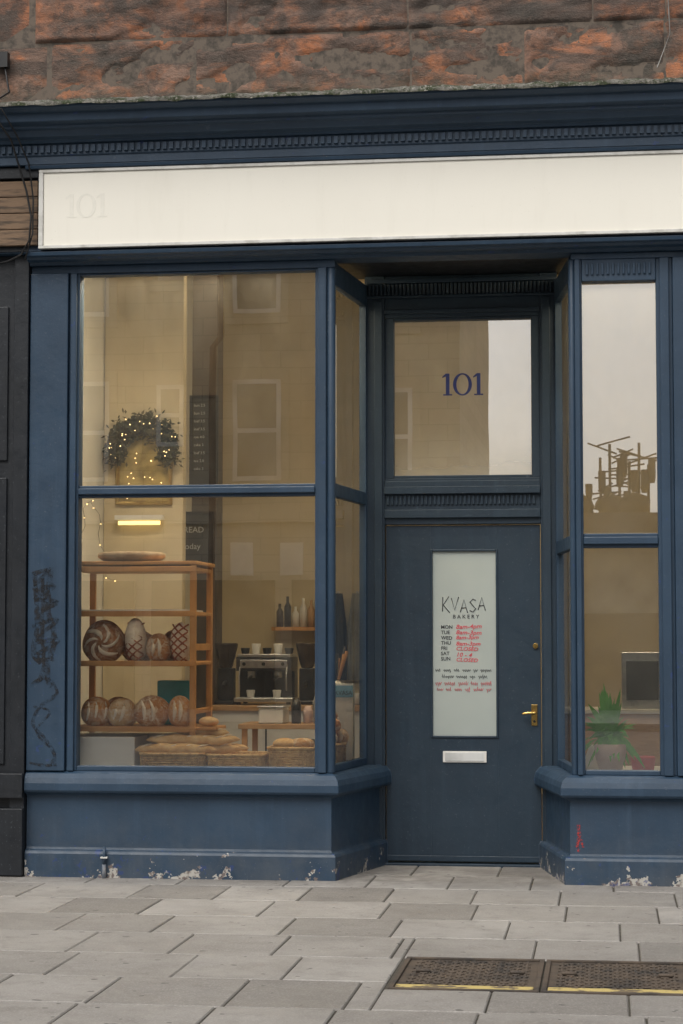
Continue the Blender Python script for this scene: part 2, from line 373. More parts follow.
# ------------------------------------------------------------------ building
B=empty('bakery_building')
def stones():
    s=MB()
    s.box(-9,7,-.028,.35,4.3,10.5,MORTAR)
    def block(x0,x1,z0,z1,hi):
        tn=random.random();nx=max(4,int((x1-x0)*(55 if hi else 6)));nz=max(3,int((z1-z0)*(55 if hi else 6)))
        b=len(s.v);sd=random.random()*50;dep=random.uniform(-.008,.008)
        for j in range(nz+1):
            for i in range(nx+1):
                u=i/nx;w_=j/nz;x=x0+(x1-x0)*u;z=z0+(z1-z0)*w_
                e=min(u*(x1-x0),(1-u)*(x1-x0),w_*(z1-z0),(1-w_)*(z1-z0))
                d=-.042+dep
                if hi:
                    d-=.014*noise.fractal(Vector((x*4+sd,z*9,sd)),1.0,2.0,5)
                    fl=noise.noise(Vector((x*3.1+sd,z*8,sd+4)))
                    if fl>.08: d+=.014*min(1,(fl-.08)*16)
                    d-=.006*noise.noise(Vector((x*25,z*40,sd)))
                if e<.001: d=-.026
                s.v.append((x,d,z))
        for j in range(nz):
            for i in range(nx):
                s.face([b+j*(nx+1)+i,b+j*(nx+1)+i+1,b+(j+1)*(nx+1)+i+1,b+(j+1)*(nx+1)+i],STONE,True,tn)
    rows=[(4.30,4.472,[-3.6,-1.9,-.7,.9]),(4.478,4.847,[-3.2,-2.34,-1.085,-.44,.35]),(4.853,5.20,[-3.3,-2.15,-1.10,-.05,.36]),(5.206,5.6,[-3.0,-1.6,-.4])]
    z=5.606
    while z<10.3: rows.append((z,z+.36,[-3+random.random(),-1.6+random.random()*.5,.2+random.random()*.4]));z+=.366
    for r,(z0,z1,js) in enumerate(rows):
        js=[-9,-7.6,-6.2,-5.1]+js+[1.6,3.1,4.4,5.6,7]
        for a,b_ in zip(js[:-1],js[1:]):
            block(a+.002,b_-.002,z0,z1,r<3 and a>-4.5 and b_<2)
    return s.build('stone_wall',B)
stones()
m=MB()
m.box(-9,7,.36,9,4.75,10.5,MORTAR); m.build('upper_mass',B)
m=MB();nx=460
prof=[(-.40,4.385),(-.405,4.400),(-.37,4.418),(-.28,4.44),(-.17,4.465),(-.03,4.50)]
for i in range(nx+1):
    x=-8+12*i/nx
    for j,(yy,zz) in enumerate(prof):
        n_=noise.fractal(Vector((x*6,j*.8,3)),1,2,4)
        m.v.append((x,yy-(.008*n_ if j<2 else 0),zz+(.014*n_+.012*noise.noise(Vector((x*30,j*2,1))) if j>0 else .008*n_)))
for i in range(nx):
    for j in range(len(prof)-1):
        a=i*len(prof)+j;m.face([a,a+len(prof),a+len(prof)+1,a+1],MOSS,True)
m.build('mossy_flashing',B)
m=MB()
m.sweep([(-9,0),(7,0)],[(-.3,4.10),(.165,4.10),(.165,4.148),(.175,4.15),(.175,4.215),(.20,4.218),(.205,4.235),(.24,4.245),(.26,4.275),(.29,4.282),(.29,4.30),(.33,4.31),(.335,4.352),(.36,4.36),(.385,4.378),(.39,4.392),(.1,4.40),(-.3,4.40)],BLUE)
m.build('cornice',B,bevel=.003)
m=MB();x=-3.9
while x<2.2: m.box(x,x+.022,-.190,-.1745,4.165,4.205,BLUE);x+=.038
m.build('cornice_dentils',B)
m=MB()
m.box(-3.305,7,-.10,.3,3.607,4.099,BLUE)
m.sweep([(-9,0),(7,0)],[(-.3,3.60),(.10,3.60),(.102,3.604),(-.3,3.604)],BLUE)
m.sweep([(-3.31,0),(7,0)],[(.098,4.078),(.16,4.078),(.165,4.098),(.098,4.098)],BLUE)
m.sweep([(-3.31,0),(7,0)],[(-.12,3.535),(.05,3.535),(.055,3.55),(.10,3.556),(.115,3.57),(.135,3.575),(.14,3.597),(-.12,3.5985)],BLUE)
m.build('fascia_mouldings',B,bevel=.003)
m=MB()
m.box(-3.31,-1.525,-.012,.11,3.49,3.534,BLUE)
m.box(-.185,7,-.012,.11,3.50,3.534,BLUE)
m.box(-1.60,-.12,.121,.92,3.585,3.599,DARKP)
m.build('head_rails',B,bevel=.003)
s=MB()
s.box(-3.205,1.6,-.142,-.104,3.632,4.055,CREAM)
s.box(-3.232,1.63,-.152,-.102,4.056,4.074,TRIMW)
s.box(-3.232,1.63,-.152,-.102,3.614,3.631,TRIMW)
s.box(-3.232,-3.206,-.152,-.102,3.6315,4.0555,TRIMW)
s.box(1.601,1.63,-.152,-.102,3.6315,4.0555,TRIMW)
sign=s.build('shop_sign',bevel=.002)
def num101(x0,z0,hh,y,mat,name,parent,th=.003,adv=.62):
    s=MB()
    def one(cx):
        w_=hh*.08
        s.box(cx-w_,cx+w_,y-th,y,z0,z0+hh*.98,mat)
        s.box(cx-w_*2.5,cx-w_-.0003,y-th,y,z0,z0+hh*.06,mat);s.box(cx+w_+.0003,cx+w_*2.5,y-th,y,z0,z0+hh*.06,mat)
        b=len(s.v)
        s.v+=[(cx-w_-.0003,y-th,z0+hh*.98),(cx-w_*3.0,y-th,z0+hh*.84),(cx-w_*3.0,y-th,z0+hh*.78),(cx-w_-.0003,y-th,z0+hh*.86)]
        s.face([b,b+1,b+2,b+3],mat)
    cx=x0+hh*.22;one(cx)
    c0=cx+hh*adv;n=40;b=len(s.v)
    for ro,rz in ((.42,.5),(.27,.44)):
        for j in range(n):
            a=2*math.pi*j/n
            for yy in (y-th,y): s.v.append((c0+hh*ro*math.cos(a),yy,z0+hh*.49+hh*rz*math.sin(a)))
    for j in range(n):
        j2=(j+1)%n;o=b+2*n
        s.face([b+2*j,b+2*j2,o+2*j2,o+2*j],mat);s.face([b+2*j,b+2*j+1,b+2*j2+1,b+2*j2],mat);s.face([o+2*j,o+2*j2,o+2*j2+1,o+2*j+1],mat)
    one(c0+hh*(adv+.06))
    return s.build(name,parent)
num101(-3.07,3.79,.14,-.1422,GHOST,'ghost_numerals',sign,.0008,.62)
PLP=[(-3.31,0),(-1.545,0),(-1.355,.86)]
PRP=[(-.375,.86),(-.21,0),(7,0)]
profP=[(-.10,.0),(.035,.0),(.035,.145),(.028,.16),(.004,.168),(0,.18),(0,.470),(.012,.482),(.05,.492),(.06,.505),(.06,.545),(.052,.575),(.03,.60),(.005,.613),(-.10,.613)]
m=MB();m.sweep(PLP,profP,BLUE);m.sweep(PRP,profP,BLUE);m.build('stall_riser',B,bevel=.003)
m=MB()
m.box(-3.31,-3.085,-.03,.25,.614,3.489,BLUE)
m.build('pilaster',B,bevel=.005)
m=MB()
m.box(.38,.72,-.03,.25,.614,3.499,BLUE); m.box(.45,.65,-.04,-.0305,.80,3.3,BLUE)
m.build('right_pilaster',B,bevel=.005)
m=MB()
def vbar(x0,x1,z0,z1,d=.022):
    m.box(x0,x1,0,.09,z0,z1,BLUE);w_=(x1-x0)
    m.box(x0+w_*.22,x1-w_*.22,-d,-.0005,z0,z1,BLUE)
vbar(-3.0845,-3.022,.614,3.4895)
vbar(-1.64,-1.555,.614,3.4895)
m.tube([(-1.549,.012,.614),(-1.549,.012,3.4895)],.026,BLUE,n=14)
m.box(-3.0215,-1.6405,.012,.075,2.182,2.252,BLUE);m.box(-3.0215,-1.6405,-.012,.0115,2.2,2.235,BLUE)
m.box(-3.0215,-1.6405,.002,.08,.6135,.642,BLUE);m.box(-3.0215,-1.6405,.002,.08,3.478,3.4895,BLUE)
vbar(-.175,-.124,.614,3.50);vbar(.288,.3795,.614,3.50)
m.tube([(-.180,.012,.614),(-.180,.012,3.4995)],.020,BLUE,n=14)
m.box(-.1235,.2875,.012,.075,1.875,1.955,BLUE);m.box(-.1235,.2875,-.012,.0115,1.895,1.935,BLUE)
m.box(-.1235,.2875,.002,.08,.6135,.64,BLUE);m.box(-.1235,.2875,-.008,.08,3.375,3.4995,BLUE)
for i in range(13): m.box(-.10+i*.029,-.10+i*.029+.014,-.02,-.0085,3.41,3.475,BLUE)
RL=((-1.545,.03),(-1.452,.84));RR=((-.286,.84),(-.180,.03))
for r,zt in ((RL,2.182),(RR,1.875)):
    m.segbox(*r,-.03,.012,zt,zt+.075,BLUE,.03,.03)
    m.segbox(*r,-.03,.012,.6135,.655,BLUE,.03,.03)
    m.segbox(*r,-.03,.012,3.40,3.53,BLUE,.03,.03)
m.segbox(*RL,-.03,.014,.6135,3.53,BLUE,.78,.0);m.segbox(*RR,-.03,.014,.6135,3.53,BLUE,.0,.78)
m.build('window_frames',B,bevel=.004)
g=MB()
def pane(mat,x0,x1,y,z0,z1): g.quad((x0,y,z0),(x1,y,z0),(x1,y,z1),(x0,y,z1),mat)
pane(GLASS,-3.03,-1.63,.05,2.24,3.485);pane(GLASS,-3.03,-1.63,.05,.63,2.19)
g.build('display_window_glass',B)
g=MB();pane(GLASSR,-.13,.295,.05,1.95,3.38);pane(GLASSR,-.13,.295,.05,.63,1.88);g.build('side_window_glass',B)
g=MB()
for r,zt in ((RL,2.19),(RR,1.90)):
    for z0,z1 in ((.64,zt),(zt+.05,3.42)):
        d=(Vector(r[1])-Vector(r[0])).normalized();n_=Vector((-d.y,d.x))*.008
        g.quad((r[0][0]+n_.x,r[0][1]+n_.y,z0),(r[1][0]+n_.x,r[1][1]+n_.y,z0),(r[1][0]+n_.x,r[1][1]+n_.y,z1),(r[0][0]+n_.x,r[0][1]+n_.y,z1),GLASS)
g.build('return_window_glass',B)
# ------------------------------------------------------------------ door bay
m=MB();Y=.86
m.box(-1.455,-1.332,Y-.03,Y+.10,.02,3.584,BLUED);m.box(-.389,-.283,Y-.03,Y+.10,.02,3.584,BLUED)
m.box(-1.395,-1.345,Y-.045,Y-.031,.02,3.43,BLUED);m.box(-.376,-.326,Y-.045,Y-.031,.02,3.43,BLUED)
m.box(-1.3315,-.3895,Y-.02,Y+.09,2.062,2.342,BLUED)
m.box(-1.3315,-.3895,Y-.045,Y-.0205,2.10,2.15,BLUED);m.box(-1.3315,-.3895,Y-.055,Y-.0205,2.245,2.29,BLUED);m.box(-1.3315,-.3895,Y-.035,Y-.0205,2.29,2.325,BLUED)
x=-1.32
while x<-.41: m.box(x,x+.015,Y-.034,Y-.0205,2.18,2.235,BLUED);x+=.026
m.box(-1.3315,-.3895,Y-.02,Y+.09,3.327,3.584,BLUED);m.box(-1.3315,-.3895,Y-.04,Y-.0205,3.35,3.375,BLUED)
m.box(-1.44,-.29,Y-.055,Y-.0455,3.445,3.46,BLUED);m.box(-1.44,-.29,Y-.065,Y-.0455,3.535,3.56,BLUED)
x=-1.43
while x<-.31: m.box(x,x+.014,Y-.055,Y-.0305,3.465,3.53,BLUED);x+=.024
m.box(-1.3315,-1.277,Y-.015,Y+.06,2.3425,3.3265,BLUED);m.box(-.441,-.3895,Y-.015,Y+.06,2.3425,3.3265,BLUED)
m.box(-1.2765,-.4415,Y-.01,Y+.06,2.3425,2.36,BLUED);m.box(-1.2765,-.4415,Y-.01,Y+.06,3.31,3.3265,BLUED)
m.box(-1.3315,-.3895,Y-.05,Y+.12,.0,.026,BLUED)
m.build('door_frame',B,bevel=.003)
g=MB();pane(GLASSF,-1.275,-.443,Y+.02,2.355,3.315);g.build('fanlight_glass',B)
num101(-.980,2.85,.137,Y+.017,NUMB,'house_numerals',B,.002,.66)
D_=empty('shop_door');D_.parent=B
m=MB();x0,x1,z0,z1=-1.326,-.395,.034,2.056;gx0,gx1,gz0,gz1=-1.057,-.649,.773,1.91
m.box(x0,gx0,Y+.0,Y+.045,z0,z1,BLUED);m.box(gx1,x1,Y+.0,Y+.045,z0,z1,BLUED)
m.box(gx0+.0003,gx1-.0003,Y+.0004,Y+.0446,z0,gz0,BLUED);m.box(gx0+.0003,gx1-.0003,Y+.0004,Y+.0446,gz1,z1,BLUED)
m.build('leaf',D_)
m=MB()
for q in ((gx0,gx0+.013,gz0,gz1),(gx1-.013,gx1,gz0,gz1),(gx0+.0135,gx1-.0135,gz0,gz0+.013),(gx0+.0135,gx1-.0135,gz1-.013,gz1)): m.box(q[0],q[1],Y-.008,Y+.03,q[2],q[3],BLUED)
m.box(x0,x1,Y-.012,Y-.0005,.036,.07,BLUED)
m.build('beading',D_,bevel=.003)
m=MB();m.box(gx0+.012,gx1-.012,Y+.008,Y+.018,gz0+.012,gz1-.012,FROST);m.build('frosted_pane',D_)
m=MB();m.box(-.984,-.722,Y-.008,Y-.0005,.627,.694,WHITE);m.box(-.970,-.736,Y-.012,Y-.0085,.635,.686,simple('letter_flap',(.62,.63,.62),None,.4,5));m.build('letter_slot',D_,bevel=.003)
m=MB()
m.tube([(-.425,Y-.014,1.326),(-.425,Y-.001,1.326)],.016,BRASS,n=18)
m.box(-.452,-.416,Y-.008,Y-.0005,.85,.975,BRASS)
m.tube([(-.434,Y-.003,.925),(-.434,Y-.05,.925)],.010,BRASS,n=12)
m.tube([(-.430,Y-.05,.925),(-.47,Y-.053,.927),(-.495,Y-.05,.923),(-.505,Y-.048,.920)],[.009,.009,.008,.007],BRASS,n=10)
m.tube([(-.434,Y-.010,.875),(-.434,Y-.0085,.875)],.008,BLACK,n=10)
m.build('handle_and_lock',D_,bevel=.002)
def text(t,x,z,size,mat,y,name,parent,align='CENTER',sx=1.,shear=0.,off=0.,extr=.0006,rot=0.):
    cu=bpy.data.curves.new(name,'FONT');cu.body=t;cu.size=size;cu.align_x=align;cu.shear=shear;cu.offset=off;cu.extrude=extr;cu.resolution_u=3
    tmp=bpy.data.objects.new('tmp',cu);sc.collection.objects.link(tmp)
    dg=bpy.context.evaluated_depsgraph_get();me=bpy.data.meshes.new_from_object(tmp.evaluated_get(dg))
    bpy.data.objects.remove(tmp);me.materials.clear();me.materials.append(mat)
    o=bpy.data.objects.new(name,me);sc.collection.objects.link(o);o.parent=parent
    o.location=(x,y,z);o.rotation_euler=(math.pi/2,rot,0);o.scale=(sx,1,1);return o
YT=Y+.0065
cxp=-.853
m=MB()
def ltr(ps,x,z,w_,h_):
    for pl in ps: m.tube([(x+a*w_,YT,z+b_*h_) for a,b_ in pl],.0028,INK,n=5)
LT={'K':[[(0,0),(.05,1)],[(.9,1.05),(.1,.45),(1,-.1)]],'V':[[(0,1),(.45,0),(1,1.1)]],'A':[[(0,0),(.5,1.05),(1,-.05)],[(.2,.35),(.8,.38)]],'S':[[(.9,.95),(.5,1.05),(.1,.8),(.5,.5),(.9,.25),(.5,-.03),(.05,.1)]]}
xx=-.985
for i,ch in enumerate('KVASA'): ltr(LT[ch],xx,1.535+.008*math.sin(i*2),.044,.072+.014*(i==0));xx+=.054
m.build('name_text',D_)
text('B A K E R Y',cxp+.01,1.492,.032,INK,YT,'bakery_text',D_,off=.0003)
days=['MON','TUE','WED','THU','FRI','SAT','SUN']
for i,d in enumerate(days):
    text(d,-.995,1.43-i*.032,.030,INK,YT,'day_text',D_,'LEFT',rot=random.uniform(-.05,.05),off=.0004)
    text(random.choice(['CLOSED','8am-3pm','8am-4pm','10 - 4']),-.905,1.43-i*.033+random.uniform(-.003,.003),random.uniform(.030,.036),RED,YT,'hours_text',D_,'LEFT',sx=1.15,shear=.2,rot=random.uniform(-.05,.05),off=.0004)
def script_line(x0,x1,z,hh,mat,name,seed):
    rnd=random.Random(seed);m=MB();x=x0
    while x<x1-.01:
        L=min(rnd.uniform(.03,.075),x1-x);n=int(L/.0028);pts=[]
        for i in range(n):
            t=i*1.55;up=(1.9 if rnd.random()<.16 else 1)
            pts.append((x+i*.0028+.0025*math.sin(t*1.0),YT,z+hh*.5*up*(math.sin(t)+.2*rnd.uniform(-1,1))))
        if len(pts)>2: m.tube(pts,.0014,mat,n=4)
        x+=L+.014
    return m.build(name,D_)
script_line(-1.03,-.675,1.178,.015,INK,'note_line',1);script_line(-.99,-.71,1.14,.015,INK,'note_line',2)
script_line(-1.03,-.68,1.098,.020,RED,'note_line',3);script_line(-1.02,-.69,1.062,.017,RED,'note_line',4)
# ------------------------------------------------------------------ interior shell
m=MB()
m.box(-3.6,3.2,.97,5.6,.02,.10,FLOORM)
m.box(-3.6,3.2,5.4,5.6,.1001,4.66,PLASTER)
m.box(-3.6,-3.32,.31,5.399,.1001,4.66,PLASTERW)
m.box(3.0,3.2,.12,5.399,.1001,3.59,PLASTER);m.box(3.0,3.2,.36,5.399,3.5901,4.66,PLASTER)
m.box(-3.6,3.2,.31,5.6,4.661,4.74,CEIL)
m.box(-3.315,-2.78,1.75,1.85,.1001,4.66,PLASTER)
m.box(-3.31,-1.56,.102,.85,.52,.612,WHITE);m.box(-.17,2.99,.102,.85,.52,.612,WHITE)
m.box(-3.31,-1.46,.851,.90,.02,.612,WHITE);m.box(-.28,2.99,.851,.90,.02,.612,WHITE)
m.box(-2.99,-2.80,3.05,3.25,.1001,4.66,COLUMN)
m.build('interior_shell',B)
m=MB()
for x0_,x1_ in ((-3.1,-1.75),(-.1,.6)):
    m.box(x0_,x1_,.15,.29,3.578,3.596,WHITE);m.box(x0_+.03,x1_-.03,.17,.27,3.566,3.5775,FILLW)
for x,yy in ((-2.2,2.4),(-.7,1.9),(.9,3.0)):
    m.box(x-.5,x+.5,yy-.12,yy+.12,4.60,4.655,WHITE);m.box(x-.48,x+.48,yy-.10,yy+.10,4.580,4.5995,FILL)
m.build('hidden_fill_lights',B)  # unseen glowing panels, added to brighten the shop interior
# neighbours
NB=empty('neighbouring_shopfront')
m=MB()
m.box(-3.40,-3.315,-.05,.3,0.02,3.599,DARKP);m.box(-3.62,-3.401,-.02,.3,.02,3.599,DARKP)
m.box(-3.56,-3.44,-.035,-.0205,.65,2.3,DARKP);m.box(-3.56,-3.44,-.035,-.0205,2.4,3.3,DARKP)
m.box(-9,-3.621,.02,.3,.02,3.599,DARKP);m.box(-9,-3.315,-.075,-.051,.02,.40,DARKP);m.box(-9,-3.315,-.085,-.051,.46,.60,DARKP)
for i in range(4): m.box(-9,-3.245,-.13,-.1,3.64+i*.095,3.64+i*.095+.091,WOODV)
m.box(-9,-3.31,-.098,.3,3.607,4.099,DARKP)
m.box(-9,-3.24,-.14,-.09,4.03,4.095,DARKP)
m.box(-7.5,-4.2,-.01,.015,.9,3.2,GLASS)
m.build('front',NB,bevel=.004)
NB2=empty('adjoining_shopfront')
m=MB();m.box(.73,7,.04,.25,.62,.75,BLUE);m.box(.73,7,.04,.25,3.35,3.49,BLUE)
for x in (.73,2.6,4.5,6.8): m.box(x,x+.12,.03,.25,.7505,3.349,BLUE)
m.quad((.73,.1,.7),(7,.1,.7),(7,.1,3.4),(.73,.1,3.4),GLASS);m.box(3.21,7,.3,.34,.02,3.6,PLASTER);m.build('front',NB2,bevel=.003)
# ------------------------------------------------------------------ bread shelf
S=empty('wooden_bread_shelf')
m=MB();xl,xr,yf,yb=-3.13,-2.37,.2,.72
for x in (xl,xr-.035):
    for yy in (yf,yb-.035): m.box(x,x+.035,yy,yy+.035,.80,1.80,WOOD)
for z in (.835,1.215,1.505,1.765):
    m.box(xl+.003,xr-.003,yf+.003,yb-.003,z,z+.022,WOOD)
    m.box(xl,xr+.004,yf-.012,yf-.0005,z-.006,z+.026,WOOD)
m.box(xr-.03,xr-.006,yf+.036,yb-.036,1.30,1.34,WOOD);m.box(xr-.03,xr-.006,yf+.036,yb-.036,.93,.96,WOOD)
m.box(xl-.03,xr+.01,yf-.01,yb+.01,1.801,1.822,WOOD)
m.build('frame',S,bevel=.004)
m=MB();m.box(xl+.04,xr-.05,yf+.03,yb-.05,1.528,1.54,WHITE);m.box(-3.2,xr+.02,yf+.32,yb-.02,.613,.799,WHITE);m.box(-3.2,-2.72,yf-.03,yf+.3,.613,.799,WHITE);m.build('trays',S,bevel=.004)
m=MB();m.lathe(-2.79,.36,[(.06,1.823),(.17,1.830),(.20,1.850),(.20,1.872),(.17,1.880),(.02,1.884)],simple('wooden_plate',(.52,.40,.28),(.36,.25,.16),.6,8),32);m.build('round_board')
def crust(name,a,b_,amt,scale):
    m,nt,ns,ln,p=nodes(name);v=coords(nt)
    c=mixc(nt,ramp(nt,noise_n(nt,11,3,.65,v),.38,.62),a,b_)
    fl=ramp(nt,noise_n(nt,scale,4,.7,v,1.2),.46,.60)
    c=mixc(nt,math_n(nt,'MULTIPLY',fl,amt),c,(.78,.66,.50))
    ln.new(c,p.inputs['Base Color']);p.inputs['Roughness'].default_value=.75
    bump(nt,p,noise_n(nt,55,3,.7,v),.7,.008);return m
CR=[crust('crust_golden',(.66,.32,.11),(.42,.17,.05),.6,16),crust('crust_dark',(.42,.17,.06),(.22,.085,.03),.5,12),crust('crust_brown',(.56,.26,.09),(.32,.13,.04),.75,20),crust('crust_tan',(.70,.46,.22),(.5,.26,.10),.75,18)]
BAG=simple('baguette_crust',(.80,.58,.31),(.60,.36,.14),.7,12,.5,.006,r0=.35,r1=.65)
FLOUR=simple('flour_dust',(.84,.74,.60),(.74,.62,.48),.9,30)
SCORE=simple('score_brown',(.40,.13,.06),(.28,.08,.04),.8,30)
def onsurf(x,y,zc,rx,ry,rz,dx,dz,out=1.02):
    q=max(0,1-(dx/rx)**2-(dz/rz)**2);return (x+dx,y-ry*math.sqrt(q)*out,zc+dz)
def loaf(x,y,z,rx,ry,rz,mt,rot=0.,slash=0):
    m=MB();zc=z+rz*.86
    m.ell((x,y,zc),(rx,ry,rz),FLOUR if slash==2 else mt,30,20,.12,random.random()*9,rot,.86,pw=.95,sc_=8)
    if slash==1:
        tilt=random.uniform(-.4,.4)
        for k_ in range(random.choice([2,3])):
            pts=[]
            for t in range(9):
                a=-1.0+2*t/8;xx=(k_-.8)*rx*.5+rx*.18*math.cos(a*1.5)+tilt*a*rx*.4;zz=math.sin(a)*rz*.72+.08*rz
                pts.append(onsurf(x,y,zc,rx,ry,rz,xx,zz,.98))
            m.tube(pts,[.002+.010*math.sin(math.pi*t/8) for t in range(9)],FLOUR)
    if slash==3:
        for k_ in range(6):
            a0=2*math.pi*k_/6;pts=[]
            for t in range(9):
                r_=.10+.78*t/8;a=a0+1.5*t/8
                pts.append(onsurf(x,y,zc,rx,ry,rz,rx*r_*math.cos(a),rz*r_*math.sin(a)*.95,.98))
            m.tube(pts,[.003+.010*math.sin(math.pi*t/9)*(1+.3*math.sin(k_*2.3)) for t in range(9)],FLOUR)
    if slash==2:
        for sg in (-1,1):
            for k_ in range(-2,4):
                pts=[]
                for t in range(7):
                    xx=-rx*.8+rx*1.6*t/6;zz=sg*xx*.9+k_*rz*.36-.2*rz
                    if abs(zz)>rz*.92: continue
                    pts.append(onsurf(x,y,zc,rx,ry,rz,xx,zz,1.0))
                if len(pts)>2: m.tube(pts,.0050,SCORE)
    return m.build('sourdough_loaf')
z1=1.238
loaf(-2.94,.30,z1,.128,.09,.126,CR[1],0,3);loaf(-2.742,.28,z1,.060,.10,.130,CR[0],0,2)
loaf(-2.603,.28,z1,.076,.09,.086,CR[2],0,1);loaf(-2.475,.28,z1,.058,.08,.125,CR[3],0,2)
loaf(-2.78,.50,z1,.11,.08,.10,CR[2]);loaf(-2.56,.52,z1,.08,.08,.10,CR[1])
z0=.858
loaf(-2.975,.26,z0,.092,.09,.094,CR[0],0,1);loaf(-2.815,.26,z0,.086,.09,.088,CR[3],.2,1)
loaf(-2.640,.25,z0,.106,.09,.100,CR[2],0,1);loaf(-2.472,.26,z0,.070,.08,.100,CR[0],0,1)
loaf(-2.9,.5,z0,.09,.08,.09,CR[1]);loaf(-2.7,.52,z0,.09,.08,.09,CR[0])
loaf(-2.31,.30,.86,.06,.05,.03,BAG)
m=MB();m.box(-2.42,-2.24,.20,.48,.84,.858,WOOD);m.box(-2.34,-2.30,.3,.34,.613,.8395,WOOD);m.build('bread_stand',bevel=.003)
m=MB();m.box(-2.66,-2.45,.48,.60,.859,1.12,TEAL);m.build('teal_paper_bag',bevel=.01)
def basket(x0,x1,y0,y1,z0,h_,name='wicker_basket'):
    m=MB();n=44
    def path(z,amp,ph,ins=0.):
        pts=[];cx,cy=(x0+x1)/2,(y0+y1)/2;hx,hy=(x1-x0)/2-ins,(y1-y0)/2-ins
        for i in range(n):
            a=2*math.pi*(i+.5)/n;c_,s_=math.cos(a),math.sin(a)
            e=.35;px=math.copysign(abs(c_)**e,c_)*hx;py=math.copysign(abs(s_)**e,s_)*hy
            f_=1+amp*math.cos(i*math.pi+ph)/hx
            pts.append((cx+px*f_,cy+py*f_,z))
        return pts
    L=max(4,int(h_/.013))
    for k_ in range(L):
        m.tube(path(z0+.006+k_*h_/L,.004,k_*math.pi,.008*(1-k_/L)),.0060,WICK,True,5)
    rim=path(z0+h_,.0,0,-.004);m.tube(rim,.009,WICK,True,7)
    for p in path(z0,.0,0): m.tube([(p[0],p[1],z0),(p[0],p[1],z0+h_)],.0038,WICK,False,4)
    m.box(x0+.015,x1-.015,y0+.015,y1-.015,z0,z0+.006,WICK)
    return m.build(name)
basket(-2.69,-2.31,.13,.43,.620,.085);basket(-2.29,-1.96,.13,.43,.620,.08);basket(-1.94,-1.68,.16,.46,.620,.12)
basket(-1.66,-1.54,.35,.62,.614,.14)
def baguette(p0,p1,r):
    m=MB();P0,P1=Vector(p0),Vector(p1);pts=[];rr=[]
    for i in range(17):
        t=i/16;q=P0.lerp(P1,t);q.z+=.006*math.sin(t*3.1)+.003*math.sin(t*22);pts.append(q);rr.append(r*(max(0.02,1-abs(2*t-1)**3.2))**.6*(1+.06*math.sin(t*26)))
    m.tube(pts,rr,BAG,False,12)
    for i in range(5):
        c=P0.lerp(P1,.15+.17*i);m.tube([c+Vector((-.035,-r*.80,r*.45)),c+Vector((0,-r*.6,r*.86)),c+Vector((.035,-r*.2,r*1.02))],[.001,.005,.001],FLOUR)
    return m.build('baguette')
baguette((-2.72,.17,.727),(-2.24,.19,.725),.033);baguette((-2.68,.25,.732),(-2.10,.26,.728),.034);baguette((-2.60,.34,.73),(-2.08,.35,.73),.032)
baguette((-2.66,.20,.781),(-2.14,.23,.777),.030);baguette((-2.58,.30,.786),(-2.12,.29,.782),.030);baguette((-2.5,.25,.828),(-2.18,.26,.823),.024)
loaf(-1.86,.30,.73,.07,.06,.035,BAG);loaf(-1.76,.32,.73,.07,.06,.035,CR[3])
loaf(-1.62,.46,.745,.055,.06,.05,CR[1],0,1);loaf(-1.57,.56,.745,.05,.06,.05,CR[3],0,1);loaf(-1.61,.48,.81,.055,.05,.05,CR[0],0,1);loaf(-1.63,.52,.88,.05,.05,.04,CR[2],0,1)
BB=simple('bag_print_blue',(.2,.42,.6),(.2,.4,.55),.6)
m=MB();m.box(-1.62,-1.505,.66,.74,.613,1.10,WHITE);m.box(-1.62,-1.505,.655,.6595,1.02,1.09,BB);o=m.build('bread_bag',bevel=.003)
text('KVASA',-1.5625,1.035,.035,INK,.6535,'bag_text',o)
# counter and espresso machine
m=MB();m.box(-2.78,-1.3,2.8,3.45,.10,.86,WHITE);m.box(-2.79,-1.28,2.77,3.48,.861,.90,COUNTER)
for x in (-2.4,-2.0,-1.6): m.box(x,x+.012,2.79,2.7995,.14,.83,BLACK)
m.build('counter',bevel=.004)
m=MB();X,YY,Z=-2.63,2.9,.901
m.box(X,X+.40,YY,YY+.3,Z+.24,Z+.34,BLACK);m.box(X+.03,X+.37,YY-.006,YY-.0005,Z+.26,Z+.32,STEEL);m.box(X,X+.40,YY+.15,YY+.3,Z+.05,Z+.2395,BLACK);m.box(X-.01,X+.41,YY-.03,YY+.3,Z+.02,Z+.0495,STEEL)
m.box(X+.01,X+.39,YY+.02,YY+.28,Z+.3405,Z+.36,STEEL)
for dx in (.10,.29):
    m.tube([(X+dx,YY+.08,Z+.24),(X+dx,YY+.08,Z+.19)],.032,STEEL,n=14);m.tube([(X+dx,YY+.06,Z+.20),(X+dx,YY-.09,Z+.18)],.012,BLACK,n=8);m.lathe(X+dx,YY+.04,[(.025,Z+.0505),(.032,Z+.10),(.031,Z+.105)],WHITE,12)
for dx in (.03,.37): m.tube([(X+dx,YY-.01,Z+.27),(X+dx,YY-.04,Z+.2),(X+dx,YY-.03,Z+.1)],.006,STEEL)
for j,dx in enumerate((.04,.12,.20,.28,.36)): m.lathe(X+dx,YY+.15,[(.026,Z+.361),(.034,Z+.40+.03*(j%2)),(.032,Z+.405+.03*(j%2))],WHITE if j%2 else BLACK,12)
for dx in (.06,.20,.34): m.tube([(X+dx,YY-.02,Z+.29),(X+dx,YY-.007,Z+.29)],.013,BLACK,n=10)
for dx in (.02,.38):
    for dy in (0.,.27): m.box(X+dx-.015,X+dx+.015,YY+dy-.01,YY+dy+.02,Z,Z+.02,BLACK)
m.build('espresso_machine',bevel=.006)
HOP=simple('hopper',(.05,.035,.025),(.03,.02,.015),.2)
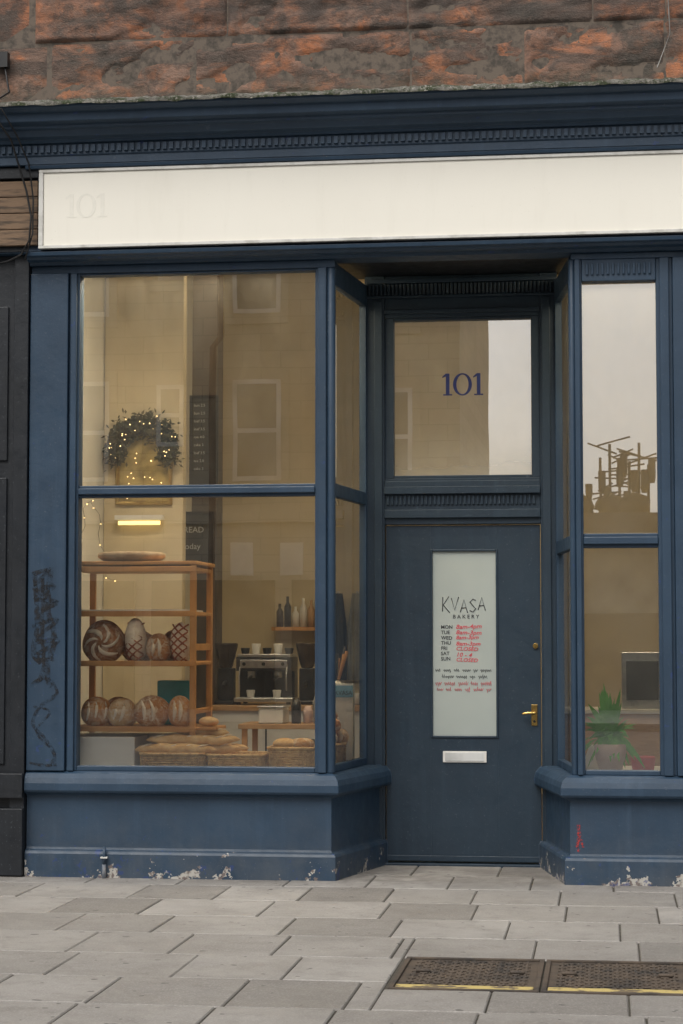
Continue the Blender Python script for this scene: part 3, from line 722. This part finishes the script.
def grinder(x,y):
    m=MB();m.box(x-.07,x+.07,y-.08,y+.1,.901,.93,BLACK);m.box(x-.055,x+.055,y-.01,y+.1,.931,1.16,BLACK)
    m.lathe(x,y+.02,[(.04,1.161),(.05,1.18),(.085,1.32),(.085,1.34)],HOP,16);m.tube([(x,y-.01,1.06),(x,y-.09,1.03)],.018,BLACK)
    m.build('coffee_grinder',bevel=.006)
grinder(-2.72,2.98);grinder(-2.14,3.05)
m=MB()
for i in range(5):
    x=-2.02+i*.085;m.lathe(x,2.9+.05*(i%2),[(.028,.901),(.036,.98+.02*(i%3)),(.034,.985+.02*(i%3))],WHITE if i%2 else TEAL,14)
m.build('stack_of_cups')
m=MB();m.lathe(-1.95,3.2,[(.06,.901),(.065,1.0),(.06,1.07)],STEEL,16)
for i in range(9):
    a=i*.7;m.tube([(-1.95,3.2,1.0),(-1.95+.08*math.cos(a),3.2+.04*math.sin(a),1.28+.05*math.sin(i*2.3))],[.006,.012],BLACK if i%2 else WOOD)
m.build('utensil_jar')
m=MB();m.box(-2.75,-2.33,5.15,5.39,1.44,1.47,WOOD)
for i in range(6):
    x=-2.70+i*.066;h_=random.uniform(.12,.26);mt=random.choice([BLACK,WHITE,COUNTER,HOP,STEEL,TEAL])
    m.lathe(x,5.27,[(.028,1.471),(.030,1.471+h_*.65),(.012,1.471+h_*.8),(.012,1.471+h_)],mt,12)
m.build('wall_shelf')
m=MB()
for k_,x in enumerate((-2.22,-2.06)):
    n=14;b=len(m.v)
    for j in range(9):
        for i in range(n):
            u=i/(n-1);wd=.04+.035*min(1,j/3);m.v.append((x+(u-.5)*2*wd,5.33-.02*math.cos(u*19+j*.2)*min(1,j/3),1.75-j*.09))
    for j in range(8):
        for i in range(n-1): m.face([b+j*n+i,b+j*n+i+1,b+(j+1)*n+i+1,b+(j+1)*n+i],LINEN if k_ else BLACK,True)
    m.tube([(x,5.395,1.76),(x,5.33,1.76)],.01,STEEL)
m.build('hanging_aprons')
m=MB();m.box(-2.32,-1.75,1.3,1.75,.80,.83,COUNTER)
for x in (-2.30,-1.80):
    for yy in (1.32,1.70): m.box(x,x+.035,yy,yy+.03,.10,.7995,WOOD)
m.build('side_table',bevel=.003)
m=MB();m.box(-2.20,-2.04,1.36,1.6,.831,.93,WHITE);m.box(-2.21,-2.03,1.35,1.61,.931,.945,STEEL);m.build('storage_box',bevel=.01)
m=MB()
for i,(x,h_) in enumerate(((-1.97,.16),(-1.90,.11),(-1.83,.19))): m.lathe(x,1.45+.04*(i%2),[(.03,.831),(.034,.831+h_*.7),(.018,.831+h_)],[BLACK,TERRA,LINEN][i],14)
m.build('jars_on_table')
m=MB();m.box(-2.12,-1.86,1.5,1.72,.12,.72,LINEN);m.build('flour_sack',bevel=.03)
CH=simple('chalk',(.6,.6,.58),(.5,.5,.5),.9)
def board(x0,x1,z0,z1,y,name='chalkboard'):
    m=MB();m.box(x0,x1,y,y+.02,z0,z1,CHALK)
    for q in ((x0-.012,x0-.0005,z0-.012,z1+.012),(x1+.0005,x1+.012,z0-.012,z1+.012),(x0,x1,z0-.012,z0-.0005),(x0,x1,z1+.0005,z1+.012)): m.box(q[0],q[1],y-.006,y+.02,q[2],q[3],BLACK)
    return m.build(name)
o=board(-2.99,-2.80,2.50,3.13,3.02)
for i in range(9): text(random.choice(['loaf 3.5','rye 4.0','bun 2.5','tea 2.0','cake 3','latte 2.8']),-2.97,3.06-i*.058,.028,CH,3.017,'chalk_text',o,'LEFT')
o=board(-3.14,-2.83,1.90,2.28,3.00);text('BREAD',-2.98,2.14,.06,CH,2.997,'chalk_text',o);text('today',-2.98,2.02,.06,CH,2.997,'chalk_text',o)
# mirror with garland
G=empty('garland_mirror')
m=MB();cx=-3.04;yw=1.735
zc=2.60;r=.18
arc=[(cx-r,2.27)]+[(cx-r*math.cos(math.pi*i/16),zc+r*.95*math.sin(math.pi*i/16)) for i in range(17)]+[(cx+r,2.27)]
m.tube([(a,yw,b_) for a,b_ in arc],.020,GOLD,True)
b=len(m.v);m.v+=[(a,yw+.008,b_) for a,b_ in arc];m.face([b+i for i in range(len(arc))],simple('mirror_golden_glow',(.42,.32,.12),(.20,.15,.05),.2,6,0))  # golden glow painted into the mirror's base colour
m.build('mirror',G)
m=MB();m2=MB()
for i in range(2300):
    t=random.random();a=math.pi*(-.14+1.28*t);rr=r+random.gauss(.0,.032)
    px,pz=cx-rr*math.cos(a),zc+.02+rr*.95*math.sin(a)+random.gauss(0,.02);py=yw-.03-abs(random.gauss(0,.03))
    d=Vector((random.gauss(0,1),random.gauss(0,.5),random.gauss(0,1))).normalized()*random.uniform(.025,.05);e=Vector((random.gauss(0,1),random.gauss(0,1),random.gauss(0,1))).cross(d).normalized()*.009
    p=Vector((px,py,pz));m.quad(tuple(p),tuple(p+d*.5+e),tuple(p+d),tuple(p+d*.5-e),GARL)
    if i%80==0: m2.ell(tuple(p+Vector((0,-.03,0))),(.0038,.0038,.0038),FAIRY,6,4)
for i in range(16): m2.ell((cx+random.uniform(-.14,.14),yw-.02,2.3+random.random()*.3),(.0035,.0035,.0035),FAIRY,6,4)
m.build('leaves',G);m2.build('fairy_lights',G)
m=MB();m.box(-3.22,-2.90,1.66,1.73,2.155,2.185,WHITE);m.tube([(-3.20,1.69,2.135),(-2.92,1.69,2.135)],.014,STRIP,n=10);m.build('strip_lamp')
m=MB()
for i in range(14):
    t=i/13;m.ell((-3.25+.02*math.sin(i*3),.9+1.2*t,2.0+.25*math.sin(t*7)),(.004,.004,.004),FAIRY,6,4)
m.tube([(-3.25+.02*math.sin(i*3/2),.9+1.2*i/26,2.006+.25*math.sin(i/26*7)) for i in range(27)],.0015,RUBBER,n=4)
m.build('fairy_light_string')
m=MB();cx,cy=.015,.22
m.lathe(cx,cy,[(.06,.614),(.085,.70),(.09,.77),(.08,.775)],TERRA,20)
for i in range(150):
    a=random.uniform(0,6.28);L=random.uniform(.12,.27);el_=random.uniform(.1,1.4);pts=[]
    for t in range(6):
        s_=t/5;pts.append(Vector((cx+math.cos(a)*L*s_*math.cos(el_)*.8,cy+math.sin(a)*L*s_*math.cos(el_)*.4,.80+L*math.sin(el_)*s_*1.2-.16*s_*s_*(1.3-el_))))
    sd=Vector((-math.sin(a)*.6+.6,math.cos(a)*.3,.3)).normalized()
    for t in range(5):
        w0=.019*math.sin(math.pi*min(.98,(t/5)*.9+.08));w1=.019*math.sin(math.pi*min(.98,((t+1)/5)*.9+.08)) if t<4 else .001
        m.quad(tuple(pts[t]-sd*w0),tuple(pts[t]+sd*w0),tuple(pts[t+1]+sd*w1),tuple(pts[t+1]-sd*w1),LEAF)
m.build('potted_plant')
m=MB();m.lathe(-.08,.42,[(.05,.614),(.06,.66),(.03,.74),(.03,.76)],WHITE,16);m.lathe(.20,.36,[(.06,.614),(.07,.69),(.065,.70)],RED,16);m.build('jars')
m=MB();m.box(-.3,.75,2.6,3.1,.10,.86,COUNTER);m.box(-.32,.77,2.57,3.12,.861,.89,WHITE);m.build('back_counter',bevel=.004)
m=MB();m.box(.1,.45,2.7,3.0,.891,1.28,STEEL);m.box(.13,.35,2.69,2.6995,.95,1.22,BLACK);m.box(.38,.43,2.69,2.6995,.95,1.22,BLACK);m.build('counter_oven',bevel=.008)
# ------------------------------------------------------------------ cables, standpipe, graffiti
m=MB()
m.tube([(-3.45,-.40,4.40),(-3.40,-.405,4.30),(-3.36,-.28,4.22),(-3.34,-.2,4.1),(-3.30,-.17,3.95),(-3.27,-.17,3.8),(-3.28,-.17,3.66),(-3.33,-.16,3.58),(-3.42,-.12,3.55),(-3.5,-.1,3.54)],.006,RUBBER)
m.tube([(-3.6,-.41,4.36),(-3.38,-.41,4.37),(-3.32,-.3,4.24),(-3.28,-.19,4.1),(-3.26,-.165,3.9),(-3.262,-.165,3.7),(-3.31,-.15,3.55)],.005,RUBBER)
m.tube([(-3.55,-.09,4.78),(-3.46,-.09,4.70),(-3.43,-.10,4.55),(-3.44,-.41,4.40)],.006,RUBBER)
m.box(-3.52,-3.44,-.11,-.06,4.70,4.79,RUBBER)
m.tube([(.42,-.09,5.2),(.37,-.09,4.95),(.38,-.09,4.75),(.33,-.1,4.62),(.30,-.3,4.50)],.003,simple('grey_cable',(.3,.29,.27),None,.6))
m.build('cables')
m=MB();m.tube([(-2.84,-.055,.0),(-2.84,-.055,.09)],.012,simple('grey_pipe',(.12,.14,.17),(.28,.26,.24),.7,20),n=12);m.tube([(-2.84,-.055,.09),(-2.84,-.05,.19)],.009,BLUE,n=12);m.box(-2.86,-2.82,-.065,-.04,.125,.133,TRIMW);m.build('vent_pipe')
yo=[0.]
def stroke(m,pts,w_,y=-.0315,mat=None):
    mat=mat or SPRAY
    P=[];n=len(pts)
    for i in range(n-1):
        p0=pts[max(i-1,0)];p1=pts[i];p2=pts[i+1];p3=pts[min(i+2,n-1)]
        for t in range(6):
            t/=6;P.append(Vector([.5*((2*p1[k])+(-p0[k]+p2[k])*t+(2*p0[k]-5*p1[k]+4*p2[k]-p3[k])*t*t+(-p0[k]+3*p1[k]-3*p2[k]+p3[k])*t**3) for k in (0,1)]))
    yo[0]+=.0002;yy=y-yo[0]
    Ls=[]
    for i in range(len(P)):
        d=P[min(i+1,len(P)-1)]-P[max(i-1,0)];d=d.normalized() if d.length>1e-6 else Vector((1,0));n_=Vector((-d.y,d.x))*w_/2*(.6+.8*abs(noise.noise(Vector((i*.4,w_*50,pts[0][1])))) )
        Ls.append((P[i]-n_,P[i]+n_))
    for (a,b_),(c,d) in zip(Ls[:-1],Ls[1:]): m.quad((a.x,yy,a.y),(c.x,yy,c.y),(d.x,yy,d.y),(b_.x,yy,b_.y),mat)
m=MB()
stroke(m,[(-3.285,1.74),(-3.19,1.76),(-3.27,1.66),(-3.15,1.67),(-3.26,1.60),(-3.14,1.58),(-3.24,1.52)],.032)
stroke(m,[(-3.27,1.76),(-3.25,1.46),(-3.27,1.30),(-3.22,1.22)],.042)
stroke(m,[(-3.17,1.78),(-3.19,1.55),(-3.15,1.38),(-3.19,1.18),(-3.16,1.08)],.045)
stroke(m,[(-3.28,1.44),(-3.13,1.48),(-3.26,1.36),(-3.12,1.36),(-3.27,1.26),(-3.13,1.25)],.030)
stroke(m,[(-3.22,1.72),(-3.22,1.4),(-3.21,1.2),(-3.24,1.12)],.03)
stroke(m,[(-3.29,1.10),(-3.20,1.14),(-3.13,1.06),(-3.23,.98),(-3.27,.88),(-3.2,.80),(-3.14,.70),(-3.17,.64)],.026)
stroke(m,[(-3.27,.98),(-3.17,.95),(-3.25,.84),(-3.16,.74)],.018)
stroke(m,[(-3.29,.66),(-3.2,.645),(-3.12,.65)],.018)
m.build('graffiti')
m=MB();stroke(m,[(-.165,.34),(-.16,.28),(-.172,.22),(-.158,.19)],.022,-.001,SMEAR);stroke(m,[(-.15,.26),(-.14,.21)],.015,-.001,SMEAR);m.build('paint_smear')
# ------------------------------------------------------------------ street across the road (seen in the reflections)
def brickmat():
    m,nt,ns,ln,p=nodes('tenement_stone');v=coords(nt)
    mp=N(nt,'ShaderNodeMapping');mp.inputs['Rotation'].default_value=(math.pi/2,0,0);ln.new(v,mp.inputs[0])
    b=N(nt,'ShaderNodeTexBrick');ln.new(mp.outputs[0],b.inputs[0]);b.inputs['Color1'].default_value=(.56,.49,.38,1);b.inputs['Color2'].default_value=(.50,.43,.33,1);b.inputs['Mortar'].default_value=(.38,.33,.26,1)
    b.inputs['Scale'].default_value=1;b.inputs['Brick Width'].default_value=.8;b.inputs['Row Height'].default_value=.34;b.inputs['Mortar Size'].default_value=.010
    c=mixc(nt,math_n(nt,'MULTIPLY',ramp(nt,noise_n(nt,.6,4,.7,v),.4,.7),.5),b.outputs[0],(.34,.29,.22))
    ln.new(c,p.inputs['Base Color']);p.inputs['Roughness'].default_value=.9;return m
TEN=brickmat();DG=simple('sky_reflection_glass',(.16,.17,.17),(.24,.25,.25),.15,1,0)  # pale grey of the tenement panes is a painted sky reflection
SASH=simple('sash_white',(.80,.79,.76),None,.5,1)
SLATE=simple('roof_slate',(.09,.09,.10),(.06,.06,.07),.7,4)
SHOPD=simple('dark_shop_paint',(.04,.04,.042),(.025,.028,.03),.6,2)
T=empty('tenement_building')
m=MB();m.box(-32,-2.95,-38,-28,-.12,15,TEN);m.box(-32.1,-2.85,-28.25,-27.8,14.6,15.05,TEN);m.box(-32,-2.95,-27.999,-27.85,3.7,3.9,TEN)
def tw(x0,x1,z0,z1):
    q=.09;zm=(z0+z1)/2;yy=-28
    m.box(x0-.16,x1+.16,yy+.001,yy+.05,z0-.22,z1+.2,TEN);m.box(x0,x1,yy+.0505,yy+.07,z0,z1,SASH)
    m.box(x0+q,x1-q,yy+.0705,yy+.074,z0+q,zm-q/2,DG);m.box(x0+q,x1-q,yy+.0705,yy+.074,zm+q/2,z1-q,DG)
for zz in (4.53,7.9,11.2):
    for xx in (-7.38,-8.91,-10.9,-4.9,-13.5,-15,-17,-20,-22,-24,-27,-29):
        if xx==-8.91: tw(xx,xx+.56,zz+.7,zz+1.95)
        else: tw(xx,xx+.98,zz,zz+2.02)
x=-31.8
while x<-5.5:
    m.box(x,x+2.5,-27.999,-27.86,-.1,2.55,SHOPD);m.box(x+.25,x+1.6,-27.8595,-27.84,.7,2.2,BLACK);m.box(x+1.8,x+2.3,-27.8595,-27.84,.05,2.2,BLACK);x+=2.85
for xx in (-7.4,-6.4): m.box(xx,xx+.45,-27.99,-27.95,2.65,3.3,SASH)
m.tube([(-7.75,-27.75,0),(-7.75,-27.75,7.2),(-7.6,-27.75,7.4),(-7.6,-27.75,14.5)],.07,simple('rust_pipe',(.16,.08,.055),None,.7),n=8)
m.build('front',T)
L_=empty('low_building')
m=MB();m.box(-2.90,6,-37,-29,-.12,3.5,simple('render_wall',(.34,.32,.27),None,.9,1));m.box(-2.90,30,-37,-29.2,3.501,3.9,SLATE);m.box(6,30,-37,-29,-.12,3.5,TEN)
m.box(-2.3,5.5,-28.999,-28.9,-.1,1.9,SHOPD)
m.build('front',L_)
m=MB()
random.seed(3)
for i in range(6): m.tube([(-.1+i*.2,-31,3.9),(-.1+i*.2,-31,5.2+.3*math.sin(i*2))],.03,BLACK,n=6)
for i in range(26):
    z=4.0+i*.06;x=random.uniform(-.4,.4);m.tube([(x,-31,z),(x+random.uniform(.3,.8),-31,z+random.uniform(-.25,.25))],.02,BLACK,n=5)
for i in range(12): 
    x=random.uniform(-.4,1.0);z=random.uniform(4.1,5.2);m.lathe(x,-31,[(.06,z),(.08,z+.1),(.08,z+random.uniform(.2,.5))],BLACK,8)
for i in range(7): m.ell((random.uniform(-.6,1.1),-31,3.95+random.random()*.3),(.35,.2,.28),BLACK,10,8,.3,i)
m.build('rooftop_aerials')
